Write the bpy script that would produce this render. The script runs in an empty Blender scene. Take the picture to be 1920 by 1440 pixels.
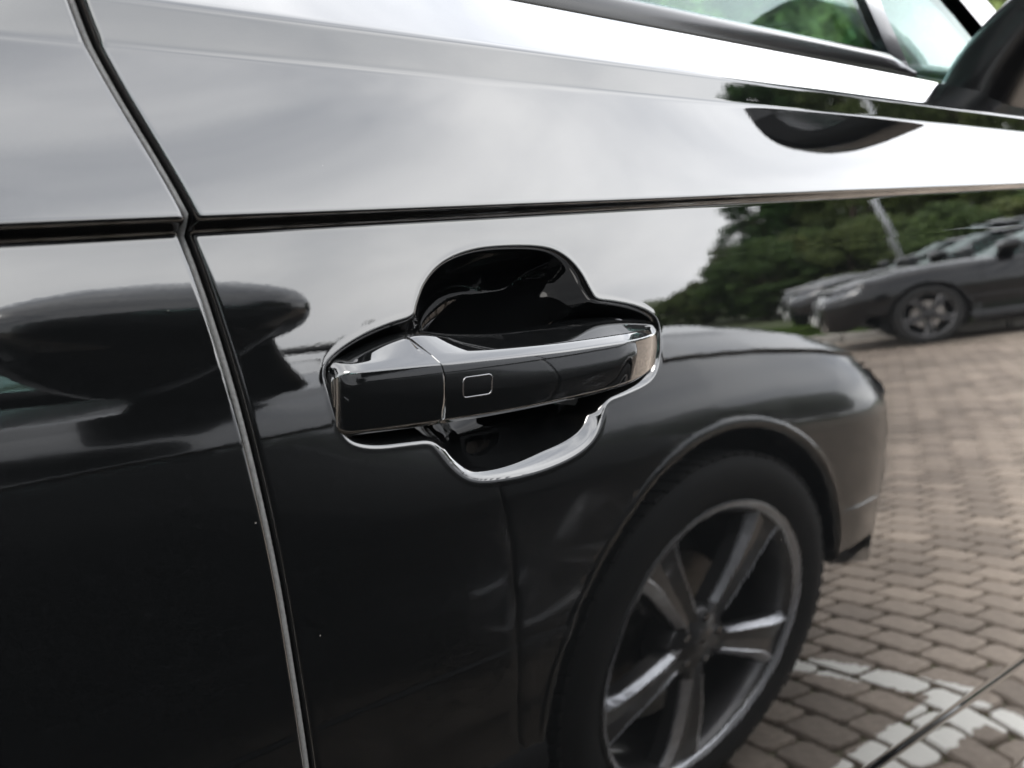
import bpy, math, random
import numpy as np
from mathutils import Vector, Matrix

random.seed(7); rng = np.random.default_rng(7)
scene = bpy.context.scene
COL = scene.collection
R = math.radians

# ------------------------------------------------------------------ camera
CAM = dict(f=2505.6, yaw=47.03, pitch=10.28, roll=0.53, d=0.462, h=1.096)
cam_data = bpy.data.cameras.new('camera')
cam = bpy.data.objects.new('camera', cam_data); COL.objects.link(cam)
cam_data.sensor_width = 36.0
cam_data.lens = 36.0 * CAM['f'] / 1920.0
cam_data.clip_start = 0.02; cam_data.clip_end = 2000
_y, _p, _r = R(CAM['yaw']), R(CAM['pitch']), R(CAM['roll'])
fw = Vector((math.sin(_y)*math.cos(_p), math.cos(_y)*math.cos(_p), -math.sin(_p)))
rt = Vector((math.cos(_y), -math.sin(_y), 0)); up = rt.cross(fw)
rt2 = rt*math.cos(_r) + up*math.sin(_r); up2 = -rt*math.sin(_r) + up*math.cos(_r)
cam.matrix_world = Matrix(((rt2.x, up2.x, -fw.x, 0), (rt2.y, up2.y, -fw.y, -CAM['d']), (rt2.z, up2.z, -fw.z, CAM['h']), (0, 0, 0, 1)))
cam_data.dof.use_dof = True
cam_data.dof.focus_distance = 0.66
cam_data.dof.aperture_fstop = 12.5
scene.camera = cam

# ------------------------------------------------------------------ light
SUN_EL, SUN_AZ = 48.0, 205.0
world = bpy.data.worlds.new('World'); scene.world = world; world.use_nodes = True
wn, wl = world.node_tree.nodes, world.node_tree.links
wn.clear()
wout = wn.new('ShaderNodeOutputWorld'); wbg = wn.new('ShaderNodeBackground'); wbg.inputs['Strength'].default_value = 0.10
sky = wn.new('ShaderNodeTexSky'); sky.sky_type = 'NISHITA'; sky.sun_disc = False
sky.sun_elevation = R(SUN_EL); sky.sun_rotation = R(SUN_AZ); sky.dust_density = 3.0
wtc = wn.new('ShaderNodeTexCoord')
wmap = wn.new('ShaderNodeMapping'); wmap.inputs['Scale'].default_value = (1.0, 1.0, 2.6)
wno = wn.new('ShaderNodeTexNoise'); wno.inputs['Scale'].default_value = 2.3; wno.inputs['Detail'].default_value = 5.0; wno.inputs['Roughness'].default_value = 0.5; wno.inputs['Distortion'].default_value = 0.7
wr = wn.new('ShaderNodeValToRGB')
wr.color_ramp.elements[0].position = 0.30; wr.color_ramp.elements[0].color = (4.1, 4.3, 4.7, 1)
wr.color_ramp.elements[1].position = 0.68; wr.color_ramp.elements[1].color = (9.6, 9.6, 9.6, 1)
wmix = wn.new('ShaderNodeMixRGB'); wmix.inputs['Fac'].default_value = 0.92
wl.new(wtc.outputs['Generated'], wmap.inputs['Vector']); wl.new(wmap.outputs['Vector'], wno.inputs['Vector'])
wl.new(wno.outputs['Fac'], wr.inputs['Fac'])
wl.new(sky.outputs['Color'], wmix.inputs['Color1']); wl.new(wr.outputs['Color'], wmix.inputs['Color2'])
wl.new(wmix.outputs['Color'], wbg.inputs['Color']); wl.new(wbg.outputs['Background'], wout.inputs['Surface'])
sun_d = bpy.data.lights.new('sun', 'SUN'); sun_d.energy = 0.6; sun_d.angle = R(25); sun_d.color = (1.0, 0.97, 0.92)
sun = bpy.data.objects.new('sun', sun_d); COL.objects.link(sun)
sun.rotation_euler = (R(90-SUN_EL), 0, R(180-SUN_AZ)); sun.location = (0, 0, 30)
vs = scene.view_settings
vs.view_transform = 'Standard'; vs.look = 'None'; vs.gamma = 1.0; vs.exposure = 3.75; vs.use_curve_mapping = False
scene.cycles.glossy_bounces = 6; scene.cycles.transparent_max_bounces = 16; scene.cycles.max_bounces = 10
scene.cycles.sample_clamp_indirect = 20.0

# ------------------------------------------------------------------ materials
MATS = {}
def mat(name):
    m = bpy.data.materials.new(name); m.use_nodes = True; MATS[name] = m
    return m, m.node_tree.nodes, m.node_tree.links, m.node_tree.nodes['Principled BSDF']
def pset(p, **k):
    for a, b in k.items():
        p.inputs[a.replace('_', ' ')].default_value = b
def noise(n, l, scale, detail=3.0, coord='Object', rough=0.5):
    tc = n.new('ShaderNodeTexCoord'); t = n.new('ShaderNodeTexNoise')
    t.inputs['Scale'].default_value = scale; t.inputs['Detail'].default_value = detail; t.inputs['Roughness'].default_value = rough
    l.new(tc.outputs[coord], t.inputs['Vector']); return t
def ramp(n, l, src, p0, c0, p1, c1):
    r = n.new('ShaderNodeValToRGB'); e = r.color_ramp.elements
    e[0].position = p0; e[0].color = (*c0, 1); e[1].position = p1; e[1].color = (*c1, 1)
    l.new(src, r.inputs['Fac']); return r

def make_paint(name, col, dust=True, metal=0.0, rough=0.5, cr=0.004):
    m, n, l, p = mat(name)
    pset(p, Metallic=metal, Roughness=rough, Specular_IOR_Level=0.0, Coat_Weight=1.0, Coat_Roughness=0.006, Coat_IOR=1.52)
    t = noise(n, l, 330.0, 1.0); t2 = noise(n, l, 45.0, 1.0)
    add = n.new('ShaderNodeMath'); add.operation = 'MULTIPLY_ADD'; add.inputs[1].default_value = 6.0
    l.new(t2.outputs['Fac'], add.inputs[0]); l.new(t.outputs['Fac'], add.inputs[2])
    b = n.new('ShaderNodeBump'); b.inputs['Strength'].default_value = 1.0; b.inputs['Distance'].default_value = 2.6e-6
    l.new(add.outputs[0], b.inputs['Height']); l.new(b.outputs['Normal'], p.inputs['Coat Normal'])
    sm = noise(n, l, 9.0, 5.0, rough=0.65)
    smr = n.new('ShaderNodeMapRange'); smr.inputs['From Min'].default_value = 0.5; smr.inputs['From Max'].default_value = 0.8; smr.inputs['To Min'].default_value = cr; smr.inputs['To Max'].default_value = cr+0.045
    l.new(sm.outputs['Fac'], smr.inputs['Value']); l.new(smr.outputs[0], p.inputs['Coat Roughness'])
    fl = noise(n, l, 2600.0, 0.0)
    fr = ramp(n, l, fl.outputs['Fac'], 0.45, col, 0.85, tuple(min(1, c*(1.5 if metal else 3.2)) for c in col))
    if dust:
        tc = n.new('ShaderNodeTexCoord'); v = n.new('ShaderNodeTexVoronoi'); v.inputs['Scale'].default_value = 62.0
        l.new(tc.outputs['Object'], v.inputs['Vector'])
        sep = n.new('ShaderNodeSeparateColor'); l.new(v.outputs['Color'], sep.inputs['Color'])
        thr = n.new('ShaderNodeMath'); thr.operation = 'POWER'; thr.inputs[1].default_value = 1.8; l.new(sep.outputs[0], thr.inputs[0])
        mu = n.new('ShaderNodeMath'); mu.operation = 'MULTIPLY'; mu.inputs[1].default_value = 0.022; l.new(thr.outputs[0], mu.inputs[0])
        lt = n.new('ShaderNodeMath'); lt.operation = 'LESS_THAN'; l.new(v.outputs['Distance'], lt.inputs[0]); l.new(mu.outputs[0], lt.inputs[1])
        mx = n.new('ShaderNodeMixRGB'); mx.inputs['Color2'].default_value = (0.065, 0.062, 0.057, 1)
        l.new(lt.outputs[0], mx.inputs['Fac']); l.new(fr.outputs['Color'], mx.inputs['Color1']); l.new(mx.outputs['Color'], p.inputs['Base Color'])
        inv = n.new('ShaderNodeMath'); inv.operation = 'SUBTRACT'; inv.inputs[0].default_value = 1.0; l.new(lt.outputs[0], inv.inputs[1]); l.new(inv.outputs[0], p.inputs['Coat Weight'])
    else:
        l.new(fr.outputs['Color'], p.inputs['Base Color'])
    return m
PAINT = make_paint('graphite_paint', (0.00065, 0.00070, 0.00075))
PAINT_N = make_paint('dark_grey_paint', (0.088, 0.089, 0.091), dust=False, metal=1.0, rough=0.26, cr=0.055)
PAINT_B = make_paint('black_car_paint', (0.004, 0.004, 0.0046), dust=False)

def simple(name, col, rough, metal=0.0, bump=None, coat=0.0, var=None, spec=None):
    m, n, l, p = mat(name)
    pset(p, Base_Color=(*col, 1), Roughness=rough, Metallic=metal, Coat_Weight=coat)
    if spec is not None: p.inputs['Specular IOR Level'].default_value = spec
    if var:
        t = noise(n, l, var[0], 4.0)
        r = ramp(n, l, t.outputs['Fac'], 0.3, tuple(c*(1-var[1]) for c in col), 0.7, tuple(c*(1+var[1]) for c in col))
        l.new(r.outputs['Color'], p.inputs['Base Color'])
    if bump:
        t = noise(n, l, bump[0], 3.0); b = n.new('ShaderNodeBump'); b.inputs['Strength'].default_value = 0.6; b.inputs['Distance'].default_value = bump[1]
        l.new(t.outputs['Fac'], b.inputs['Height']); l.new(b.outputs['Normal'], p.inputs['Normal'])
    return m
GLOSSBLACK = simple('gloss_black_plastic', (0.0025, 0.0025, 0.003), 0.12, coat=0.5, var=(60, 0.2))
BLACKPLAST = simple('grained_black_plastic', (0.008, 0.008, 0.009), 0.45, bump=(900, 0.0002), var=(40, 0.2))
RUBBER = simple('rubber', (0.006, 0.006, 0.0062), 0.62, bump=(1500, 0.00015), var=(200, 0.35))
RUBBERG = simple('dusty_rubber_seal', (0.018, 0.018, 0.018), 0.8, bump=(1800, 0.0002), var=(700, 0.5))
TYRE = simple('tyre_rubber', (0.012, 0.0115, 0.011), 0.75, bump=(120, 0.0006), var=(14, 0.3))
CHROME = simple('chrome', (0.75, 0.75, 0.76), 0.06, metal=1.0, var=(20, 0.03))
SATIN = simple('satin_metal_trim', (0.30, 0.30, 0.31), 0.18, metal=1.0, var=(30, 0.05))
RIMGREY = simple('wheel_grey', (0.13, 0.127, 0.127), 0.30, metal=0.6, var=(25, 0.1), coat=0.6)
RIMDARK = simple('dark_wheel', (0.035, 0.035, 0.036), 0.35, metal=0.5, var=(25, 0.1))
RIMCUT = simple('wheel_machined', (0.85, 0.86, 0.90), 0.28, metal=0.8, var=(60, 0.1))
DISC = simple('brake_disc', (0.30, 0.28, 0.26), 0.4, metal=1.0, var=(40, 0.2))
FABRIC = simple('seat_fabric', (0.03, 0.032, 0.034), 0.8, bump=(400, 0.0008), var=(50, 0.2))
TRIMIN = simple('interior_trim', (0.055, 0.06, 0.062), 0.55, bump=(500, 0.0005), var=(30, 0.15))
POLE = simple('galvanised_steel', (0.36, 0.37, 0.38), 0.45, metal=0.4, var=(9, 0.15))
BARK = simple('bark', (0.085, 0.062, 0.045), 0.9, bump=(18, 0.02), var=(9, 0.4))
LAMPGLASS = simple('headlight_glass', (0.10, 0.105, 0.11), 0.04, coat=1.0, var=(30, 0.4))
REDLENS = simple('red_lens', (0.20, 0.008, 0.008), 0.08, coat=1.0, var=(40, 0.3))
PLATE = simple('blank_plate', (0.65, 0.65, 0.62), 0.4, var=(20, 0.05))
TRIMBLACK = simple('satin_black_trim', (0.0012, 0.0012, 0.0013), 0.22, var=(60, 0.2), spec=0.13)
KERB = simple('concrete_kerb', (0.34, 0.32, 0.29), 0.85, bump=(60, 0.004), var=(6, 0.2))

def make_glass():
    m, n, l, p = mat('tinted_glass')
    n.remove(p); out = n['Material Output']
    tr = n.new('ShaderNodeBsdfTransparent'); tr.inputs['Color'].default_value = (0.52, 0.74, 0.69, 1)
    gl = n.new('ShaderNodeBsdfGlossy'); gl.inputs['Roughness'].default_value = 0.0; gl.inputs['Color'].default_value = (0.85, 0.95, 0.92, 1)
    lw = n.new('ShaderNodeLayerWeight'); lw.inputs['Blend'].default_value = 0.5
    t = noise(n, l, 3.0, 1.0); pw = n.new('ShaderNodeMath'); pw.operation = 'POWER'; pw.inputs[1].default_value = 5.0; l.new(lw.outputs['Facing'], pw.inputs[0])
    fr = n.new('ShaderNodeMath'); fr.operation = 'MULTIPLY_ADD'; fr.inputs[1].default_value = 0.55; fr.inputs[2].default_value = 0.018; l.new(pw.outputs[0], fr.inputs[0])
    tint = ramp(n, l, t.outputs['Fac'], 0.3, (0.60, 0.71, 0.69), 0.7, (0.62, 0.73, 0.71)); l.new(tint.outputs['Color'], tr.inputs['Color'])
    mx = n.new('ShaderNodeMixShader'); l.new(fr.outputs[0], mx.inputs['Fac']); l.new(tr.outputs[0], mx.inputs[1]); l.new(gl.outputs[0], mx.inputs[2])
    l.new(mx.outputs[0], out.inputs['Surface']); return m
GLASS = make_glass()

def make_leaf(name, c0, c1):
    m, n, l, p = mat(name)
    g = n.new('ShaderNodeNewGeometry'); oi = n.new('ShaderNodeObjectInfo')
    t = noise(n, l, 0.7, 3.0)
    r = ramp(n, l, t.outputs['Fac'], 0.3, c0, 0.72, c1)
    hs = n.new('ShaderNodeHueSaturation'); l.new(r.outputs['Color'], hs.inputs['Color'])
    mp = n.new('ShaderNodeMapRange'); mp.inputs['To Min'].default_value = 0.7; mp.inputs['To Max'].default_value = 1.3
    l.new(g.outputs['Random Per Island'], mp.inputs['Value']); l.new(mp.outputs[0], hs.inputs['Value'])
    mp2 = n.new('ShaderNodeMapRange'); mp2.inputs['To Min'].default_value = 0.47; mp2.inputs['To Max'].default_value = 0.53
    l.new(oi.outputs['Random'], mp2.inputs['Value']); l.new(mp2.outputs[0], hs.inputs['Hue'])
    l.new(hs.outputs['Color'], p.inputs['Base Color'])
    pset(p, Roughness=0.6, Specular_IOR_Level=0.25)
    tr = n.new('ShaderNodeBsdfTranslucent'); l.new(hs.outputs['Color'], tr.inputs['Color'])
    mx = n.new('ShaderNodeMixShader'); mx.inputs['Fac'].default_value = 0.3
    l.new(p.outputs[0], mx.inputs[1]); l.new(tr.outputs[0], mx.inputs[2]); l.new(mx.outputs[0], n['Material Output'].inputs['Surface'])
    return m
LEAF = make_leaf('leaf_green', (0.046, 0.072, 0.020), (0.105, 0.145, 0.040))
LEAF2 = make_leaf('leaf_dark', (0.028, 0.055, 0.014), (0.075, 0.120, 0.028))
GRASS = make_leaf('grass_blade', (0.06, 0.10, 0.015), (0.13, 0.19, 0.03))

# painted bay lines lie at these places on the paving (metres)
BAY_X, BAY_Y, LINE_W = 2.36, -0.435, 0.088
def make_paver(name, painted=True):
    m, n, l, p = mat(name)
    oi = n.new('ShaderNodeObjectInfo'); g = n.new('ShaderNodeNewGeometry')
    t = noise(n, l, 40.0, 6.0, rough=0.65); tb = n.new('ShaderNodeTexNoise'); tb.inputs['Scale'].default_value = 1.1; tb.inputs['Detail'].default_value = 4.0
    l.new(g.outputs['Position'], tb.inputs['Vector'])
    r = ramp(n, l, t.outputs['Fac'], 0.3, (0.160, 0.130, 0.103), 0.7, (0.270, 0.222, 0.180))
    hs = n.new('ShaderNodeHueSaturation'); l.new(r.outputs['Color'], hs.inputs['Color'])
    ad = n.new('ShaderNodeMath'); ad.operation = 'ADD'
    l.new(g.outputs['Random Per Island'], ad.inputs[0]); l.new(oi.outputs['Random'], ad.inputs[1])
    fr = n.new('ShaderNodeMath'); fr.operation = 'FRACT'; l.new(ad.outputs[0], fr.inputs[0])
    mp = n.new('ShaderNodeMapRange'); mp.inputs['To Min'].default_value = 0.72; mp.inputs['To Max'].default_value = 1.22
    l.new(fr.outputs[0], mp.inputs['Value'])
    mp2 = n.new('ShaderNodeMapRange'); mp2.inputs['From Min'].default_value = 0.3; mp2.inputs['From Max'].default_value = 0.7; mp2.inputs['To Min'].default_value = 0.85; mp2.inputs['To Max'].default_value = 1.15
    l.new(tb.outputs['Fac'], mp2.inputs['Value'])
    mm = n.new('ShaderNodeMath'); mm.operation = 'MULTIPLY'; l.new(mp.outputs[0], mm.inputs[0]); l.new(mp2.outputs[0], mm.inputs[1]); l.new(mm.outputs[0], hs.inputs['Value'])
    col = hs.outputs['Color']
    if painted:
        sx = n.new('ShaderNodeSeparateXYZ'); l.new(g.outputs['Position'], sx.inputs[0])
        def band(sock, c, half):
            a = n.new('ShaderNodeMath'); a.operation = 'SUBTRACT'; a.inputs[1].default_value = c; l.new(sock, a.inputs[0])
            b = n.new('ShaderNodeMath'); b.operation = 'ABSOLUTE'; l.new(a.outputs[0], b.inputs[0])
            w = n.new('ShaderNodeMath'); w.operation = 'MULTIPLY_ADD'; w.inputs[1].default_value = 0.05; w.inputs[2].default_value = half-0.025; l.new(t.outputs['Fac'], w.inputs[0])
            k = n.new('ShaderNodeMath'); k.operation = 'LESS_THAN'; l.new(b.outputs[0], k.inputs[0]); l.new(w.outputs[0], k.inputs[1]); return k.outputs[0]
        def less(sock, c, gt=False):
            k = n.new('ShaderNodeMath'); k.operation = 'GREATER_THAN' if gt else 'LESS_THAN'; k.inputs[1].default_value = c; l.new(sock, k.inputs[0]); return k.outputs[0]
        def op(o, a, b):
            k = n.new('ShaderNodeMath'); k.operation = o; l.new(a, k.inputs[0]); l.new(b, k.inputs[1]); return k.outputs[0]
        X, Y, Z = sx.outputs
        cross = op('MULTIPLY', band(X, BAY_X, LINE_W/2), less(Y, 4.0))
        along = op('MULTIPLY', op('MAXIMUM', band(Y, BAY_Y, LINE_W/2), band(Y, BAY_Y-2.45, LINE_W/2)), less(X, BAY_X))
        wear = less(t.outputs['Fac'], 0.335, True)
        msk = op('MULTIPLY', op('MULTIPLY', op('MAXIMUM', cross, along), less(Z, -0.004, True)), wear)
        mx = n.new('ShaderNodeMixRGB'); mx.inputs['Color2'].default_value = (0.62, 0.60, 0.55, 1)
        l.new(msk, mx.inputs['Fac']); l.new(col, mx.inputs['Color1']); col = mx.outputs['Color']
    l.new(col, p.inputs['Base Color']); pset(p, Roughness=0.85, Specular_IOR_Level=0.3)
    b = n.new('ShaderNodeBump'); b.inputs['Strength'].default_value = 0.7; b.inputs['Distance'].default_value = 0.004
    l.new(t.outputs['Fac'], b.inputs['Height']); l.new(b.outputs['Normal'], p.inputs['Normal'])
    return m
PAVER = make_paver('concrete_paver')
def make_joint():
    m, n, l, p = mat('sandy_mossy_ground')
    t = noise(n, l, 5.0, 5.0, 'Object'); r = ramp(n, l, t.outputs['Fac'], 0.42, (0.105, 0.088, 0.064), 0.62, (0.095, 0.100, 0.036))
    l.new(r.outputs['Color'], p.inputs['Base Color']); pset(p, Roughness=0.95)
    t2 = noise(n, l, 300.0, 3.0); b = n.new('ShaderNodeBump'); b.inputs['Distance'].default_value = 0.004; l.new(t2.outputs['Fac'], b.inputs['Height']); l.new(b.outputs['Normal'], p.inputs['Normal'])
    return m
JOINT = make_joint()
EARTH = simple('grassy_earth', (0.05, 0.065, 0.02), 0.95, var=(1.5, 0.4), bump=(30, 0.02))
FARPAVE = simple('distant_paving', (0.215, 0.178, 0.140), 0.9, var=(3.0, 0.2), bump=(25, 0.004))

# ------------------------------------------------------------------ mesh helpers
def mesh_np(name, V, F, mt, parent=None, smooth=True):
    me = bpy.data.meshes.new(name)
    V = np.asarray(V, dtype=np.float32); F = np.asarray(F, dtype=np.int32)
    k = F.shape[1]
    me.vertices.add(len(V)); me.vertices.foreach_set('co', V.ravel())
    me.loops.add(F.size); me.loops.foreach_set('vertex_index', F.ravel())
    me.polygons.add(len(F)); me.polygons.foreach_set('loop_start', np.arange(0, F.size, k, dtype=np.int32))
    me.polygons.foreach_set('use_smooth', np.full(len(F), smooth))
    me.materials.append(mt); me.update(calc_edges=True); me.validate()
    return link(name, me, parent)
def link(name, me, parent=None):
    o = bpy.data.objects.new(name, me); COL.objects.link(o)
    if parent is not None: o.parent = parent
    return o
def mesh_py(name, V, F, mt, parent=None, smooth=False):
    me = bpy.data.meshes.new(name); me.from_pydata([tuple(map(float, v)) for v in V], [], [tuple(int(i) for i in f) for f in F])
    if smooth: me.polygons.foreach_set('use_smooth', [True]*len(me.polygons))
    me.materials.append(mt); me.update(); return link(name, me, parent)
def grid_faces(nr, nc, wrap=False, flip=False):
    i, j = np.meshgrid(np.arange(nr-1), np.arange(nc if wrap else nc-1), indexing='ij')
    a = i*nc+j; b = i*nc+(j+1) % nc; c = (i+1)*nc+(j+1) % nc; d = (i+1)*nc+j
    F = np.stack([a, b, c, d], -1).reshape(-1, 4)
    return F[:, ::-1] if flip else F
class Geo:
    def __init__(s): s.V = []; s.F = []
    def add(s, V, F):
        o = len(s.V); s.V += [tuple(map(float, v)) for v in V]; s.F += [tuple(int(i)+o for i in f) for f in F]
    def box(s, c, h, M=None, bev=0.0):
        if bev <= 0:
            P = [(sx*h[0], sy*h[1], sz*h[2]) for sx in (-1, 1) for sy in (-1, 1) for sz in (-1, 1)]
            F = [(0, 1, 3, 2), (4, 6, 7, 5), (0, 4, 5, 1), (2, 3, 7, 6), (0, 2, 6, 4), (1, 5, 7, 3)]
        else:
            n = 3; P = []; ring = []
            hz = h[2]
            prof = [(bev*(1-math.cos(a)), -hz+bev*(1-math.sin(a))) for a in np.linspace(math.pi/2, 0, n)]
            prof = [(bev*(1-math.sin(a)), -hz+bev*(1-math.cos(a))) for a in np.linspace(0, math.pi/2, n)]
            prof += [(i, -z) for i, z in prof[::-1]]
            F = []; m = 0
            for ins, z in prof:
                q = []
                for (sx, sy, a0) in ((1, 1, 0), (-1, 1, 90), (-1, -1, 180), (1, -1, 270)):
                    for a in (0, 45, 90):
                        t = R(a0+a); rr = max(bev-ins, 1e-5)
                        q.append((sx*(h[0]-bev)+rr*math.cos(t), sy*(h[1]-bev)+rr*math.sin(t), z))
                P += q
            N = 12; K = len(prof)
            for k in range(K-1):
                for j in range(N): F.append((k*N+j, k*N+(j+1) % N, (k+1)*N+(j+1) % N, (k+1)*N+j))
            F.append(tuple(range(N))[::-1]); F.append(tuple((K-1)*N+j for j in range(N)))
        if M is not None: P = [tuple(M @ Vector(p)) for p in P]
        s.add([(p[0]+c[0], p[1]+c[1], p[2]+c[2]) for p in P], F)
    def tube(s, pts, rad, n=10, cap=True):
        pts = [Vector(p) for p in pts]; V = []
        rad = rad if hasattr(rad, '__len__') else [rad]*len(pts)
        for i, p in enumerate(pts):
            t = (pts[min(i+1, len(pts)-1)]-pts[max(i-1, 0)]).normalized()
            a = t.cross(Vector((0.31, 0.2, 0.93)))
            if a.length < .05: a = t.cross(Vector((1, 0, 0)))
            a.normalize(); b = t.cross(a)
            V += [tuple(p+a*math.cos(k*2*math.pi/n)*rad[i]+b*math.sin(k*2*math.pi/n)*rad[i]) for k in range(n)]
        F = [tuple(f) for f in grid_faces(len(pts), n, wrap=True)]
        if cap: F += [tuple(range(n))[::-1], tuple((len(pts)-1)*n+k for k in range(n))]
        s.add(V, F)
    def lathe_y(s, prof, n=64, c=(0, 0, 0)):   # prof: list of (radius, y)
        V = []
        for r, y in prof:
            V += [(c[0]+r*math.cos(k*2*math.pi/n), c[1]+y, c[2]+r*math.sin(k*2*math.pi/n)) for k in range(n)]
        s.add(V, grid_faces(len(prof), n, wrap=True))
    def build(s, name, mt, parent=None, smooth=False): return mesh_py(name, s.V, s.F, mt, parent, smooth)
def tag(o, label=None, cat=None, group=None, kind=None):
    if label: o['label'] = label
    if cat: o['category'] = cat
    if group: o['group'] = group
    if kind: o['kind'] = kind
    return o
def empty(name, loc=(0, 0, 0), rz=0.0):
    o = bpy.data.objects.new(name, None); COL.objects.link(o); o.location = loc; o.rotation_euler = (0, 0, rz); o.empty_display_size = 0.2; return o
def copy_tree(o, parent=None):
    c = o.copy(); COL.objects.link(c); c.parent = parent
    for ch in o.children: copy_tree(ch, c)
    return c

# ------------------------------------------------------------------ ground, paving, kerb, grass
SQ = 400.0
def sheet(name, x0, x1, y0, y1, z, mt):
    return mesh_py(name, [(x0, y0, z), (x1, y0, z), (x1, y1, z), (x0, y1, z)], [(0, 1, 2, 3)], mt)
tag(sheet('ground', -SQ, SQ, -SQ, SQ, -0.030, EARTH), kind='structure')
PX0, PX1, PY0, PY1 = -9.0, 30.0, -22.0, 9.0
courtyard = tag(sheet('paved_courtyard', PX0, PX1, PY0, PY1, -0.014, JOINT), kind='structure')
PANG = R(16.0)
ca, sa = math.cos(PANG), math.sin(PANG)
def paver_mesh():
    L, W, hgt, b = 0.0868, 0.0443, 0.022, 0.007
    V = []; ch = 0.016
    def oct_(l, w, z, c): return [(l-c, -w, z), (l, -w+c, z), (l, w-c, z), (l-c, w, z), (-l+c, w, z), (-l, w-c, z), (-l, -w+c, z), (-l+c, -w, z)]
    V += oct_(L, W, -hgt, ch) + oct_(L, W, -b, ch) + oct_(L-0.005, W-0.005, 0, ch-0.003)
    F = []
    for k in range(2):
        for j in range(8): F.append((k*8+j, k*8+(j+1) % 8, (k+1)*8+(j+1) % 8, (k+1)*8+j))
    F.append(tuple(16+j for j in range(8)))
    return np.array(V), F
PV, PF = paver_mesh()
cells = []
for ir in range(-420, 420):
    for ic in range(-220, 220):
        # rows run along y (turned a little), row pitch 0.1, stone pitch 0.2, half bond
        v = (ic + 0.5*(ir % 2))*0.183; u = ir*0.098
        x = 2.36 + u*ca - v*sa; y = -0.6 + u*sa + v*ca
        if PX0+.1 < x < PX1-.1 and PY0+.1 < y < PY1-.1: cells.append((x, y))
cells = np.array(cells)
# visible share of the reflected paving: the stones close to (2.3, -0.7) and on to the right show largest
show = np.hypot((cells[:, 0]-2.35)*0.75, (cells[:, 1]+0.75)*1.0) + 0.5*(cells[:, 0] < 1.6)
order = np.argsort(show)
near, rest = order[:300], order[300:]
RX0, RX1, RY0, RY1 = -3.0, 11.5, -9.0, 2.6
rest = rest[(cells[rest, 0] > RX0+.09) & (cells[rest, 0] < RX1-.09) & (cells[rest, 1] > RY0+.09) & (cells[rest, 1] < RY1-.09)]
pm = bpy.data.meshes.new('paver'); pm.from_pydata([tuple(v) for v in PV], [], PF); pm.materials.append(PAVER); pm.update()
for i in near:
    o = link('paver', pm, courtyard)
    o.location = (cells[i, 0], cells[i, 1], rng.normal(0, 0.0008)); o.rotation_euler = (rng.normal(0, .006), rng.normal(0, .006), PANG+math.pi/2+rng.normal(0, .022))
    o.scale = (1+rng.normal(0, .015), 1+rng.normal(0, .02), 1)
n_ = len(rest); ang = PANG+math.pi/2+rng.normal(0, .022, n_)
c_, s_ = np.cos(ang)[:, None], np.sin(ang)[:, None]
dz = rng.normal(0, .0008, n_)[:, None]
AX = cells[rest, 0][:, None]+PV[None, :, 0]*c_-PV[None, :, 1]*s_
AY = cells[rest, 1][:, None]+PV[None, :, 0]*s_+PV[None, :, 1]*c_
AZ = PV[None, :, 2]+dz
AV = np.stack([AX, AY, AZ], -1).reshape(-1, 3)
quads = np.array([f for f in PF if len(f) == 4][8:]); octs = np.array([f for f in PF if len(f) == 8][0])
octq = np.array([[octs[0], octs[1], octs[2], octs[3]], [octs[0], octs[3], octs[4], octs[7]], [octs[4], octs[5], octs[6], octs[7]]])
FQ = np.vstack([quads, octq])
AF = (FQ[None]+(np.arange(n_)*len(PV))[:, None, None]).reshape(-1, 4)
o = mesh_np('paver_field', AV, AF, PAVER, courtyard, smooth=False); tag(o, kind='stuff')
tag(mesh_py('outer_paving', [(PX0, PY0, -.001), (PX1, PY0, -.001), (PX1, PY1, -.001), (PX0, PY1, -.001), (RX0, RY0, -.001), (RX1, RY0, -.001), (RX1, RY1, -.001), (RX0, RY1, -.001)],
        [(0, 1, 5, 4), (1, 2, 6, 5), (2, 3, 7, 6), (3, 0, 4, 7)], FARPAVE, courtyard), kind='stuff')

# ------------------------------------------------------------------ the car body side (local x: 0 = front axle, + = forward; y = depth in from the right flank; z up)
CAR_W = 1.90
REAR_AX = -2.85
CREASE = 1.064
# slope dy/dz of the flank, by height above the ground (zeta), before smoothing
def _slope(z):
    w = z-CREASE
    low = 0.116+0.375*w-0.243*w*w/2
    s = np.where(z < 0.617, -0.05, low)
    s = np.where((z > 0.6150) & (z < 0.6195), 0.55, s)
    s = np.where(z < 0.505, 0.02, s)
    s = np.where((z > 1.0592) & (z <= 1.0646), -1.9, s)
    s = np.where((z > 1.0645) & (z <= 1.129), 0.235+0.25*np.clip((z-1.069), 0, .06), s)
    s = np.where((z > 1.129) & (z <= 1.147), 0.03, s)
    s = np.where(z > 1.147, 1.0, s)
    return s
_dz = 0.0001
_z = np.arange(0.15, 1.30, _dz)
_s = _slope(_z)
def _gauss(a, sg):
    k = np.arange(-int(4*sg/_dz), int(4*sg/_dz)+1)*_dz; g = np.exp(-(k/sg)**2/2); g /= g.sum()
    return np.convolve(np.pad(a, len(k)//2, mode='edge'), g, mode='valid')
_s = _gauss(_s, 0.0011)
_yp = np.cumsum(_s)*_dz
_yp -= np.interp(CREASE-0.004, _z, _yp)
def prof(z): return np.interp(z, _z, _yp)
TOPZ = 1.178
def upscale(X): return np.clip(1-0.40*(X+1.65), 0.64, 1.22)
def ztop_front(X): return np.interp(X, [-0.6, -0.2, 0.0, 0.2, 0.4, 0.6, 0.8, 0.95], [1.0, 0.998, 0.988, 0.958, 0.905, 0.83, 0.755, 0.70])
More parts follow.
